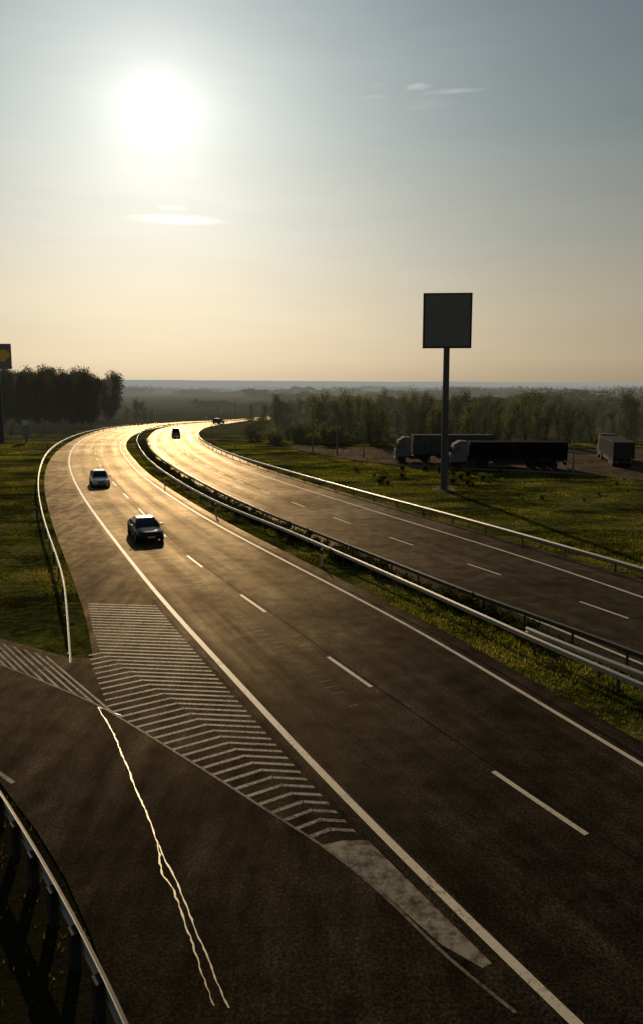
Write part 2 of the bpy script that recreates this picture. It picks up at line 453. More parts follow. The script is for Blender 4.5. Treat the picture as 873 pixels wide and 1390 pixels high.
def isect(p, d, line):
    best = None
    for a, b in zip(line[:-1], line[1:]):
        e = b-a; den = d.x*e.y-d.y*e.x
        if abs(den) < 1e-9: continue
        w = a-p; t = (w.x*e.y-w.y*e.x)/den; u = (w.x*d.y-w.y*d.x)/den
        if t > 1e-4 and -1e-6 <= u <= 1+1e-6 and (best is None or t < best): best = t
    return best
GL = resample(G([(700,1375),(605,1297),(520,1215),(440,1150),(370,1105),(300,1060),(180,985),(130,956),(60,926),(0,902),(-60,880),(-140,850)]), .5)
GR = offset(LE, -.50)
AL = G([(450,1128),(410,1088),(350,1042),(290,992),(230,948),(180,915),(135,884),(124,850),(119,818)])
dd = Vector((.80, -1.0, 0)).normalized()
ga, gb = gp(121, 890), gp(150, 968)
def side(p): return (gb.x-ga.x)*(p.y-ga.y)-(gb.y-ga.y)*(p.x-ga.x)
ref_side = side(gp(200, 930))
ylim = gp(137, 886).y
hm = MB()
y = AL[0].y
W = .12
dR = Vector((1, -.10, 0)); dLf = Vector((-1, -.62, 0))
def arm_len(o_):
    t = isect(o_, dLf, GL)
    if not t: return None
    k = .05
    while k < t:
        if side(o_+dLf*k)*ref_side < 0: return k
        k += .03
    return t
while y < AL[-1].y:
    for a, b in zip(AL[:-1], AL[1:]):
        if a.y <= y <= b.y:
            p = a.lerp(b, (y-a.y)/(b.y-a.y)); break
    q = p+Vector((0, W, 0))
    t1 = isect(p, dR, GR); t2 = isect(q, dR, GR)
    if t1 and t2:
        e1 = p+dR*t1; e2 = q+dR*t2
        hm.add([(v.x,v.y,.006) for v in (p,e1,e2,q)], [(0,1,2,3)])
    q = p+Vector((0, W*1.25, 0))
    if side(p)*ref_side > 0 and p.y < ylim:
        t1 = arm_len(p); t2 = arm_len(q)
        if t1 and t2 and .15 < t1 < 9 and .15 < t2 < 9:
            e1 = p+dLf*t1; e2 = q+dLf*t2
            p2 = p-Vector((.02,0,0)); q2 = q-Vector((.02,0,0))
            hm.add([(v.x,v.y,.006) for v in (q2,e2,e1,p2)], [(0,1,2,3)])
    y += .385
TOPB = resample(G([(116,900),(80,894),(40,882),(0,871),(-60,852),(-120,833)]), .66)
for p in TOPB:
    p = p+Vector((0,-.15,0)); q = p+Vector((.105,0,0))
    t1 = isect(p, dd, GL); t2 = isect(q, dd, GL)
    if t1 and t2 and t1 < 8 and t2 < 8:
        e1 = p+dd*t1; e2 = q+dd*t2
        hm.add([(v.x,v.y,.0072) for v in (p,e1,e2,q)], [(0,3,2,1)])
struct(hm.obj('hatched_marking', M_PAINTW))
gl = MB(); ribbon(gl, GL, .07, .0085); struct(gl.obj('edge_marking', M_PAINTD))
nose = G([(438,1147),(466,1141),(500,1141),(668,1308),(655,1314),(600,1283),(520,1212)])
struct(obj_from('painted_nose', [(p.x,p.y,.0055) for p in nose], [tuple(range(len(nose)))], M_NOSE))
sl = MB(); ribbon(sl, resample(G([(18,1063),(0,1050),(-30,1027)]), .4), .12, .006)
struct(sl.obj('edge_marking', M_PAINTW))
def jag(lst, amp, step=.18):
    pts = resample(G(lst), step)
    out = []; o = 0
    for p in pts:
        o = o*.7+random.uniform(-amp, amp); out.append(p+Vector((o, 0, 0)))
    return out
tar = MB()
def tarline(pts, w0, w1):
    n = len(pts); vs = []
    for i, p in enumerate(pts):
        t = tang(pts, i); nn = Vector((t.y,-t.x,0)); w = (w0+(w1-w0)*i/n)*random.uniform(.5, 1.5)/2
        a = p-nn*w; b = p+nn*w; vs += [(a.x,a.y,.005),(b.x,b.y,.005)]
    tar.add(vs, [(2*i,2*i+1,2*i+3,2*i+2) for i in range(n-1)])
tarline(jag([(133,960),(150,988),(168,1030),(190,1083),(206,1122),(219,1155),(237,1194),(257,1240),(272,1278),(282,1300),(312,1375)], .014, .12), .036, .026)
tarline(jag([(215,1146),(219,1178),(233,1207),(245,1235),(258,1268),(267,1300),(292,1370)], .02, .1), .034, .024)
tarline(jag([(133,960),(150,966),(168,972)], .01), .03, .02)
struct(tar.obj('sealed_crack', M_TAR))

# ------------------------------------------------------------ pavement polygons (for masks)
def xy(pts): return np.array([(p.x, p.y) for p in pts])
polys = [xy(LEo+REo[::-1]), xy(RDl+REr[::-1]), xy(near), xy(PL+offset(LE,.6)[iN-1:][::-1]), xy(park)]
def inside(P, poly):
    x, y = P[:,0], P[:,1]; r = np.zeros(len(P), bool)
    x0, y0 = poly[:,0], poly[:,1]; x1, y1 = np.roll(x0,-1), np.roll(y0,-1)
    for a, b, c, d in zip(x0, y0, x1, y1):
        if b == d: continue
        k = ((b > y) != (d > y))
        if not k.any(): continue
        r ^= k & (x < (c-a)*(y-b)/(d-b)+a)
    return r
def paved(P):
    r = np.zeros(len(P), bool)
    for q in polys: r |= inside(P, q)
    return r
rp = [p for c in (LE, RE, PL, RD, RE2, GL) for p in c[::2]] + resample(park+[park[0]], 3) + slip_top + slip_low
for k in range(8): rp += [park[i].lerp(park[-1-i], .5) for i in range(len(park)//2)]
kd = kdtree.KDTree(len(rp))
for i, p in enumerate(rp): kd.insert((p.x, p.y, 0), i)
kd.balance()
from mathutils import noise as mnoise
def gh(x, y):
    d = kd.find((x, y, 0))[2]
    m = min(1, max(0, (d-5)/18.0)); m = m*m*(3-2*m)
    if y < 5: m = 0
    far = min(1, max(0, (math.hypot(x, y)-700)/3000))
    n = mnoise.noise((x*.045, y*.045, 0))*.7+mnoise.noise((x*.18, y*.18, 3))*.22
    return -.03 + m*(n-.35)*(1-far)
# ------------------------------------------------------------ ground
def axis(a, b, st, far, gr):
    v = list(np.arange(a, b+.01, st)); s = st; x = b
    while x < far: s *= gr; x += s; v.append(x)
    s = st; x = a; w = []
    while x > -far: s *= gr; x -= s; w.append(x)
    return w[::-1]+v
xs = axis(-110, 130, 2.0, 22000, 1.22)
ys = [v for v in axis(0, 330, 2.0, 24000, 1.2) if v > -60]
vs = [(x, y, gh(x, y)) for y in ys for x in xs]
nx = len(xs)
fs = [(j*nx+i, j*nx+i+1, (j+1)*nx+i+1, (j+1)*nx+i) for j in range(len(ys)-1) for i in range(nx-1)]
P = np.array([(v[0], v[1]) for v in vs])
vs = [(v[0], v[1], v[2] if not pv else -.03) for v, pv in zip(vs, paved(P))]
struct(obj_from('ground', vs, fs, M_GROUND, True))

hv = []; N = 160
for i in range(N+1):
    az = math.radians(-50+100*i/N); D = 11500
    px = 436.5+1000*math.tan(az)
    hh = 116 - 50*min(1, max(0, (px-150)/750)) + 9*mnoise.noise((i*.12, 0, 0))+4*mnoise.noise((i*.5, 2, 0))
    if px < 150: hh -= (150-px)*.05
    for r, z in ((D-2500, -2), (D-1400, hh*.45), (D-500, hh*.9), (D, hh), (D+900, hh*.8)):
        hv.append((r*math.sin(az), r*math.cos(az), z))
hf = [(i*5+j, (i+1)*5+j, (i+1)*5+j+1, i*5+j+1) for i in range(N) for j in range(4)]
M_HILL = simple('hill_haze', (.07,.10,.10), .9, 0, .3, .003, 4200, spec=0)
struct(obj_from('hills', hv, hf, M_HILL, True))

# ------------------------------------------------------------ grass blades
def tris_object(name, V, mat):
    n = len(V)//3
    me = bpy.data.meshes.new(name)
    me.vertices.add(len(V)); me.vertices.foreach_set('co', V.astype(np.float32).ravel())
    me.loops.add(len(V)); me.loops.foreach_set('vertex_index', np.arange(len(V), dtype=np.int32))
    me.polygons.add(n); me.polygons.foreach_set('loop_start', np.arange(0, len(V), 3, dtype=np.int32))
    me.polygons.foreach_set('loop_total', np.full(n, 3, dtype=np.int32))
    me.materials.append(mat); me.update(calc_edges=True)
    o = bpy.data.objects.new(name, me); COL.objects.link(o); return o
rg = np.random.default_rng(3)
n = 480000
r = rg.uniform(12, 150, n); az = rg.uniform(math.radians(-27), math.radians(27), n)
X = np.sin(az)*r; Y = np.cos(az)*r
P = np.stack([X, Y], 1)
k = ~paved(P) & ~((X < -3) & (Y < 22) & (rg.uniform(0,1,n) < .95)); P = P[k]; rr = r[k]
cl = np.array([mnoise.noise((x*.35, y*.35, 5))*.7+mnoise.noise((x*.06, y*.1, 9))*.7 for x, y in P])
k = cl + rg.uniform(-.35, .35, len(P)) > -.16; P = P[k]; rr = rr[k]; cl = cl[k]
Z = np.array([gh(x, y) for x, y in P])
m = len(P)
hgt = rg.uniform(.03, .10, m)*(1+np.clip(cl*2.2, -.5, 1.2)); wd = .010+.0006*rr
a = rg.uniform(0, math.pi, m); dx = np.cos(a)*wd; dy = np.sin(a)*wd
lean = rg.normal(0, .05, (m, 2))
V = np.empty((m*3, 3))
V[0::3] = np.stack([P[:,0]-dx, P[:,1]-dy, Z-.02], 1)
V[1::3] = np.stack([P[:,0]+dx, P[:,1]+dy, Z-.02], 1)
V[2::3] = np.stack([P[:,0]+lean[:,0], P[:,1]+lean[:,1], Z+hgt], 1)
o = tris_object('grass', V, M_BLADE); o['kind'] = 'stuff'; o['label'] = 'rough roadside grass blades on verges and median'; o['category'] = 'grass'

# ------------------------------------------------------------ trees
def leaf_tris(C, size, rg, squash=1.0):
    n = len(C)
    a = rg.normal(0, 1, (n, 3)); a /= np.linalg.norm(a, axis=1)[:, None]
    b = rg.normal(0, 1, (n, 3)); b -= (a*b).sum(1)[:, None]*a; b /= np.linalg.norm(b, axis=1)[:, None]
    s = (size*rg.uniform(.5, 1.4, n))[:, None]
    V = np.empty((n*3, 3)); V[0::3] = C+a*s; V[1::3] = C-a*s*.5+b*s*.8; V[2::3] = C-a*s*.5-b*s*.8
    return V
def make_tree(seed, h, spread, nleaf, leafm, leafsize, base=.2, up=.6, label='', cat='tree', group='roadside trees', puff=.028):
    rnd = random.Random(seed); rgn = np.random.default_rng(seed)
    mb = MB(); tips = []
    def branch(p, d, L, r, dep):
        n = 4 if dep == 0 else 3
        q = p
        for i in range(n):
            d2 = (d+Vector((rnd.gauss(0,.10+.06*dep), rnd.gauss(0,.10+.06*dep), .05 if dep else 0))).normalized()
            e = q+d2*L/n; r2 = r*(1-.62*(i+1)/n)/(1-.62*i/n)
            mb.tube(q, e, r, r2, 6 if dep == 0 else 4, False)
            if dep >= 1:
                tips.append((q.lerp(e, rnd.random()), dep)); tips.append((e, dep))
            if dep < 3:
                f = (i+1)/n
                k = {0: 5, 1: 2, 2: 2}[dep]
                if dep > 0 or f > base:
                    for _ in range(k):
                        az_ = rnd.uniform(0, 2*math.pi)
                        s = Vector((math.cos(az_), math.sin(az_), rnd.uniform(up*.4, up*1.5))).normalized()
                        LL = L*spread*rnd.uniform(.6, 1.1)*(1.15-.55*f) if dep == 0 else L*rnd.uniform(.4, .6)
                        branch(q.lerp(e, rnd.random()), (s+d2*.35).normalized(), LL, r2*.5, dep+1)
            q = e; r = r2; d = d2
    branch(Vector((0,0,-.3)), Vector((0,0,1)), h*.93, h*.013+.03, 0)
    root = empty('tree', (0,0,0), 0, label, cat, group)
    mb.obj('trunk', M_BARK, root)
    T = np.array([t[0][:] for t in tips])
    idx = rgn.integers(0, len(T), nleaf)
    C = T[idx]+rgn.normal(0, h*puff, (nleaf, 3))
    C = C[C[:,2] > h*base*.45]
    cr = tris_object('crown', leaf_tris(C, leafsize, rgn), leafm); cr.parent = root
    return root
protos = []
def proto(*a, **k):
    t = make_tree(*a, **k); protos.append(t); return t
T_POP = [proto(11+i, 15, .32, 5200, M_LEAF_W, .22, .08, 1.1, label='tall dark poplar tree in a roadside wood', group='trees of the dark wood', puff=.042) for i in range(4)]
T_RND = [proto(31+i, 11, .44, 4200, M_LEAF_D, .19, .15, .7, label='broad dark green tree behind the truck park', group='trees behind the truck park', puff=.045) for i in range(3)]
T_SPR = [proto(51+i, 10.5, .38, 2800, M_LEAF_S, .15, .12, .8, label='thin spring tree with fresh green brown leaves', group='spring trees beside the road', puff=.045) for i in range(4)]
T_BRN = [proto(71+i, 10, .36, 2100, M_LEAF_B, .13, .15, .9, label='nearly bare brown tree beside the truck park', group='bare trees beside the road', puff=.04) for i in range(3)]
def make_bush(seed, w, h, n, mat, sz, label, group):
    rgn = np.random.default_rng(seed); rnd = random.Random(seed)
    mb = MB(); T = []
    for i in range(16):
        a = rnd.uniform(0, 6.28); q = Vector((math.cos(a)*w*rnd.uniform(.2,.9), math.sin(a)*w*rnd.uniform(.2,.9), h*rnd.uniform(.5,1)))
        mb.tube((0,0,-.1), q, .02*h, .006*h, 4, False)
        for t in (.4,.6,.8,1): T.append((q*t)[:])
    root = empty('bush', (0,0,0), 0, label, 'bush', group)
    mb.obj('stem', M_BARK, root)
    T = np.array(T); C = T[rgn.integers(0, len(T), n)]+rgn.normal(0, .14*h, (n, 3)); C[:,2] = np.abs(C[:,2])
    cr = tris_object('foliage', leaf_tris(C, sz, rgn), mat); cr.parent = root
    protos.append(root); return root
B_BIG = [make_bush(5+i, 1.6, 2.4, 1500, M_LEAF_S if i else M_LEAF_D, .13, 'bushy shrub with fresh leaves beside the guardrail', 'shrubs beside the motorway') for i in range(2)]
B_SM = [make_bush(15+i, .7, .55, 800, M_SHRUB, .05, 'low dark shrub in the grass median', 'low shrubs in the median') for i in range(3)]
used = set()
def place(lst, px, base_y, sc, var=.12):
    p = gp(px, base_y)
    if kd.find((p.x, p.y, 0))[2] < 2.2: return None
    p.z = gh(p.x, p.y)
    t = random.choice(lst); sz = sc*random.uniform(1-var, 1+var)
    if t.name not in used:
        used.add(t.name); t.location = p; t.rotation_euler = (0,0,random.uniform(0,6.28)); t.scale = (sz,)*3; return t
    return copy_thing(t, p, random.uniform(0, 6.28), sz)
R = random.uniform
for i in range(96):
    px = R(-45, 152); by = R(564, 571) if i % 3 else R(571, 577)
    D = gp(px, by).y
    want = (by-(R(504, 509) if px < 110 else R(508, 514)))*D/1000
    place(T_POP, px, by, want/15.6, .04)
for px, by, s in ((172,571,.35),(186,573,.55),(196,573,.5),(205,571,.3),(15,592,.3),(60,588,.25),(88,586,.22)):
    place(T_RND, px, by, s)
for i in range(56):
    px = R(425, 585); by = R(580, 597)
    D = gp(px, by).y
    place(T_SPR if i % 3 else T_BRN, px, by, (by-R(528, 550))*D/1000/11)
for i in range(58):
    px = R(570, 915); by = R(581, 600)
    D = gp(px, by).y
    place(random.choice((T_RND, T_BRN, T_SPR)), px, by, (by-R(536, 555))*D/1000/11.3)
for i in range(22):
    px = R(500, 780); by = R(600, 604); D = gp(px, by).y
    place(T_BRN if i % 2 else T_SPR, px, by, (by-R(536, 564))*D/1000/11)
for i in range(26):
    px = R(270, 432); by = R(568, 583) if px > 330 else R(558, 566)
    D = gp(px, by).y
    place(T_SPR if i % 2 else T_RND, px, by, (by-R(541, 552))*D/1000/11)
for i in range(40):
    px = R(335, 470); by = R(588, 612) if px < 400 else R(596, 604)
    if px < 360: by = R(584, 598)
    place(B_BIG, px, by, R(.6, 1.3))
for i in range(22):
    place(B_BIG, R(480, 680), R(638, 658), R(.13, .36))
for i in range(8):
    place(B_BIG, R(700, 873), R(655, 690), R(.08, .2))
A = arcs(MR2); s = 0.5
while s < A[-1]-6:
    p, t = at_s(MR2, s, A)
    q = p+Vector((t.y, -t.x, 0))*R(.25, 1.05)
    s += R(.42, .75)
    if paved(np.array([[q.x, q.y]]))[0]: continue
    q.z = gh(q.x, q.y); t_ = random.choice(B_SM); sc = R(.5, 1.25)
    if t_.name not in used: used.add(t_.name); t_.location = q; t_.scale = (sc,)*3
    else: copy_thing(t_, q, R(0, 6), sc)
for p_ in protos:
    if p_.name not in used:
        for c in list(p_.children): bpy.data.objects.remove(c)
        bpy.data.objects.remove(p_)

# far woods mass
rg = np.random.default_rng(9)
Cs = []; Ss = []
bands = [(-330,20,520,40,9,7000,1),(-60,160,620,60,9,7000,1),(120,520,480,60,9,10000,0),(-150,500,800,80,9.5,14000,1),(-700,-200,900,80,11,6000,1),
         (300,1100,1000,120,11,12000,0),(-1000,300,1300,150,11,12000,1),(0,1800,1700,200,11,13000,0),(-1500,1500,2200,200,12,14000,1),(-2200,2600,3000,300,13,16000,0),
         (200,420,380,30,9,6000,0),(60,260,300,30,8,7000,0),(20,150,245,22,7,8000,0),(0,90,225,16,6,5000,0),(-135,-69,246,12,18,16000,0),(-210,-95,300,25,14,8000,0),(-120,0,420,14,6,3500,1),(-60,60,350,10,5,2500,1)]
for x0, x1, yc, dep, hh, n, gp_ in bands:
    x = rg.uniform(x0, x1, n); yy = yc+rg.normal(0, dep*.5, n)+ (40 if yc > 400 else 6)*np.sin(x*.011+yc)
    tp = hh*(.66+.22*np.sin(x*.031+yc)+.16*np.sin(x*.11+yc*2)+.12*np.sin(x*.37))
    if hh > 12.5 and yc < 400: tp = hh*(.72+.03*np.sin(x*.11)+.04*np.sin(x*.37+1)+.03*np.sin(x*1.3))
    gap = (np.sin(x*.006+yc*.7)+.3*np.sin(x*.021) > -.75) if gp_ else np.ones(n, bool)
    z = np.abs(tp)*np.sqrt(rg.uniform(0, 1, n))
    if yc < 450:
        dd_ = np.array([kd.find((a_, b_, 0))[2] for a_, b_ in zip(x, yy)]); gap &= dd_ > 5
    Cs.append(np.stack([x, yy, z], 1)[gap]); Ss.append(np.full(gap.sum(), min(1.9, .28+yc/900.0)))
C = np.concatenate(Cs); sz = np.concatenate(Ss)
V = leaf_tris(C, 1.0, rg)
ctr = np.repeat(C, 3, 0); V = ctr+(V-ctr)*np.repeat(sz, 3)[:, None]*np.array([1.5,1,1])
o = tris_object('distant_woods', V, M_WOOD_FAR); o['kind'] = 'stuff'; o['label'] = 'hazy belts of distant woodland across flat fields'; o['category'] = 'woodland'

# ------------------------------------------------------------ guardrails
PROF = [(0,-.31),(.02,-.30),(.08,-.255),(.085,-.22),(.01,-.17),(.01,-.145),(.085,-.10),(.08,-.06),(.02,-.012),(0,0)]
def guardrail(C, side, label, spacing=4.0, zt=.75, taper0=0, taper1=0, smax=None, mat=M_STEEL, thick=1.0, pstart=1.0, pw=1.0, pmat=None):
    A = arcs(C); n = len(C)
    def ztop(s):
        z = zt
        if taper0 and s < taper0: z = min(z, .02+zt*s/taper0)
        if taper1 and A[-1]-s < taper1: z = min(z, .02+zt*(A[-1]-s)/taper1)
        return z
    root = empty('guardrail', (C[0].x, C[0].y, 0), 0, label, 'guardrail', 'motorway guardrails')
    vs = []; m = len(PROF)
    for i, p in enumerate(C):
        t = tang(C, i); nn = Vector((t.y,-t.x,0))*side; zz = ztop(A[i])
        for d, z in PROF:
            q = p+nn*(d+.05)*thick; vs.append((q.x-C[0].x, q.y-C[0].y, zz+z*thick))
        for d, z in PROF[::-1]:
            q = p+nn*(d+.042)*thick; vs.append((q.x-C[0].x, q.y-C[0].y, zz+z*thick))
    M2 = 2*m
    fs = [(i*M2+j, i*M2+(j+1)%M2, (i+1)*M2+(j+1)%M2, (i+1)*M2+j) for i in range(n-1) for j in range(M2)]
    o = obj_from('beam', vs, fs, mat, False); o.parent = root
    first = None; s = pstart; k = 0
    L = min(A[-1], smax or 1e9)
    while s < L and k < 98:
        p, t = at_s(C, s, A); zz = ztop(s)
        if first is None:
            mb = MB().box(-.05*pw,.05*pw,-.03*pw,.03*pw,-.85,-.04).box(-.05*pw,-.035*pw,-.03,.05*pw,-.85,-.04)
            q = mb.obj('post', pmat or M_STEELD, root); first = q
        else:
            q = first.copy(); COL.objects.link(q); q.parent = root
        q.location = (p.x-C[0].x, p.y-C[0].y, zz-.02)
        q.rotation_euler = (0,0,math.atan2(t.y, t.x)); k += 1
        s += spacing
    return root
guardrail(LR, 1, 'galvanised guardrail along the outer curve, end sloping to grass', 4.0, .75, taper0=9, smax=190, thick=.85)
guardrail(MR1, -1, 'long bright galvanised guardrail along the grass median', 4.0, .72, smax=210, mat=M_STEELB, thick=.8)
guardrail(MR1B, 1, 'short overlapping galvanised guardrail starting in the median', 2.6, .80, mat=M_STEELB, thick=.85)
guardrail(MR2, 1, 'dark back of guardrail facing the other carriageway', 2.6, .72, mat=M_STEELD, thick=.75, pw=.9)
guardrail(RR, -1, 'galvanised guardrail beside the far carriageway and grass field', 4.0, .75, smax=230)
guardrail(BR, -1, 'close guardrail on stout dark posts beside slip road', 1.33, .78, pw=2.4, pmat=M_BLACK, mat=M_STEELN)

# ------------------------------------------------------------ delineators
def delineator(loc, rz, label='slim white delineator post with black band in grass'):
    r = empty('delineator_post', loc, rz, label, 'road post', 'roadside delineator posts')
    MB().box(-.06,.06,-.03,.03,-.1,1.0,.015).obj('post', M_WHITE, r)
    MB().box(-.064,.064,-.034,.034,.68,.9).obj('band', M_BLACK, r)
    MB().box(-.03,.03,-.04,-.035,.72,.86).obj('reflector', M_LAMPGL, r)
    return r
d0 = None
for px, py in ((437,768),(293,700),(224,662),(190,627),(318,613),(48,705)):
    p = gp(px, py)
    if d0 is None: d0 = delineator(p, .3)
    else: copy_thing(d0, p, .3)

# ------------------------------------------------------------ big board
b0 = gp(602.5, 664)
root = empty('billboard', (b0.x, b0.y, gh(b0.x, b0.y)), math.radians(-4), 'tall blank blue-grey billboard on a single steel column', 'billboard')
mb = MB()
mb.tube((0,0,-.3),(0,0,14.2), .36, .30, 20); mb.tube((0,0,-.1),(0,0,.12), .7,.7, 16)
for k in range(8):
    a = k*math.pi/4; mb.tube((.56*math.cos(a),.56*math.sin(a),.1),(.56*math.cos(a),.56*math.sin(a),.22),.04,.04,6)
mb.obj('column', M_POLE, root)
bx = .0
MB().box(-2.28+bx, 2.28+bx, -.28,.28, 14.25, 19.4,.05).obj('board', M_FRAME, root)
pm = MB()
pm.box(-2.16+bx, 2.16+bx, -.30,-.285, 14.38, 19.27); pm.obj('panel', M_BOARD, root)
fr = MB()
for x0,x1,z0,z1 in ((-2.28,2.28,14.17,14.24),(-2.28,2.28,19.41,19.48)):
    fr.box(x0+bx,x1+bx,-.33,.33,z0,z1)
for x0,x1 in ((-2.37,-2.285),(2.285,2.37)): fr.box(x0+bx,x1+bx,-.33,.33,14.17,19.48)
fr.obj('frame', M_DARK, root)
MB().box(-1.1,1.1,-1.1,1.1,-.3,.06,.03).obj('footing', M_CONC, root)

# ------------------------------------------------------------ station pylon with shell emblem
p = gp(3, 600)
root = empty('sign_pylon', (p.x, p.y, gh(p.x,p.y)), math.radians(8), 'tall fuel station pylon with yellow shell emblem panel', 'sign')
MB().box(-.35,.35,-.25,.25,-.3,13.9,.05).obj('column', M_POLE, root)
zt = 18.3; zb = 13.8
MB().box(-3.0,2.4,-.3,.3,zb,zt,.08).obj('panel', simple('panel_grey',(.27,.28,.29),.6, spec=.1), root)
MB().box(-3.02,2.42,-.32,.32,zt,zt+.12).obj('top_trim', M_WHITE, root)
EX, EZ, ER = .98, 16.3, 1.15
def scallop(R_, y):
    lobes = 7; pts = []
    for i in range(71):
        f = i/70; a = math.radians(-8+196*f)
        rr = R_*(1.0+.14*abs(math.sin(f*lobes*math.pi))-.07)
        pts.append((EX+rr*1.10*math.cos(a), y, EZ-R_*.05+rr*.95*math.sin(a)))
    pts += [(EX-R_*.40, y, EZ-R_*.76),(EX-R_*.34, y, EZ-R_*1.0),(EX+R_*.34, y, EZ-R_*1.0),(EX+R_*.40, y, EZ-R_*.76)]
    return pts
q = scallop(ER*1.12, -.312); obj_from('emblem_border', q, [tuple(range(len(q)))], M_RED).parent = root
q = scallop(ER, -.322); obj_from('emblem', q, [tuple(range(len(q)))], M_YEL).parent = root
rb = MB()
for k in range(6):
    f = (k+1)/7; a = math.radians(-8+196*f)
    B_ = (EX+ER*.93*math.cos(a)*1.06, EZ-ER*.05+ER*.9*math.sin(a)); A_ = (EX+ER*.22*math.cos(a), EZ-ER*.72)
    rb.add([(A_[0]-.012,-.33,A_[1]),(A_[0]+.012,-.33,A_[1]),(B_[0]+.035,-.33,B_[1]),(B_[0]-.035,-.33,B_[1])],[(0,1,2,3)])
rb.obj('emblem_rib', M_RED, root)
p = gp(36, 600)
root = empty('station_totem', (p.x, p.y, 0), .1, 'small pale station totem with price panels near trees', 'sign')
MB().box(-.12,.12,-.1,.1,-.3,1.2).obj('column', M_POLE, root)
MB().box(-.8,.8,-.15,.15,1.0,4.1,.05).obj('panel', M_TOTEM, root)
MB().box(-.65,.65,-.17,-.155,3.2,3.9).obj('header', M_WHITE, root)
for k in range(3):
    MB().box(-.65,.65,-.17,-.155,1.25+.62*k,1.7+.62*k).obj('price_panel', M_LAMPP, root)
p = gp(65, 612)
root = empty('marker_post', (p.x, p.y, 0), 0, 'small red marker post beside the outer guardrail', 'road post')
MB().box(-.12,.12,-.06,.06,-.2,1.6,.02).obj('post', M_RED, root)
MB().box(-.1,.1,-.07,-.062,1.1,1.45).obj('plate', M_WHITE, root)

# ------------------------------------------------------------ street lamps
def lamp():
    r = empty('street_lamp', (0,0,0), 0, 'slim street lamp with twin short arms by truck park', 'street lamp', 'street lamps of the truck park')
    m = MB(); m.tube((0,0,-.2),(0,0,1.0),.14,.13,10); m.tube((0,0,1.0),(0,0,7.0),.10,.07,8); m.obj('pole', M_LAMPP, r)
    m = MB()
    P0 = [Vector((0,0,6.95)),Vector((.25,0,7.25)),Vector((.7,0,7.38)),Vector((1.1,0,7.4))]
    for a, b in zip(P0[:-1], P0[1:]): m.tube(a, b, .055,.05, 8); m.tube((-a.x,0,a.z),(-b.x,0,b.z),.055,.05,8)
    m.obj('arm', M_LAMPP, r)
    for sgn in (1,-1):
        m = MB(); m.loft([[ (sgn*x,-w,z),(sgn*x,w,z),(sgn*x,w*.6,z+h_),(sgn*x,-w*.6,z+h_)] for x,w,z,h_ in ((1.0,.06,7.36,.08),(1.15,.13,7.34,.14),(1.5,.15,7.33,.13),(1.75,.08,7.35,.06))])
        m.obj('lamp_head', M_LAMPP, r)
    return r
l0 = None
for px, by, ty in ((425,613,550),(458,617,557),(494,621,560),(541,626,559),(778,641,560),(377,603,563),(700,612,558),(840,614,560),(288,600,566)):
    p = gp(px, by); hh = (by-ty)*p.y/1000*1.01
    if l0 is None: l0 = lamp(); l0.location = p; l0.scale = (hh/7.4,)*3; l0.rotation_euler = (0,0,.3)
    else: copy_thing(l0, p, R(-.4,.6), hh/7.4)

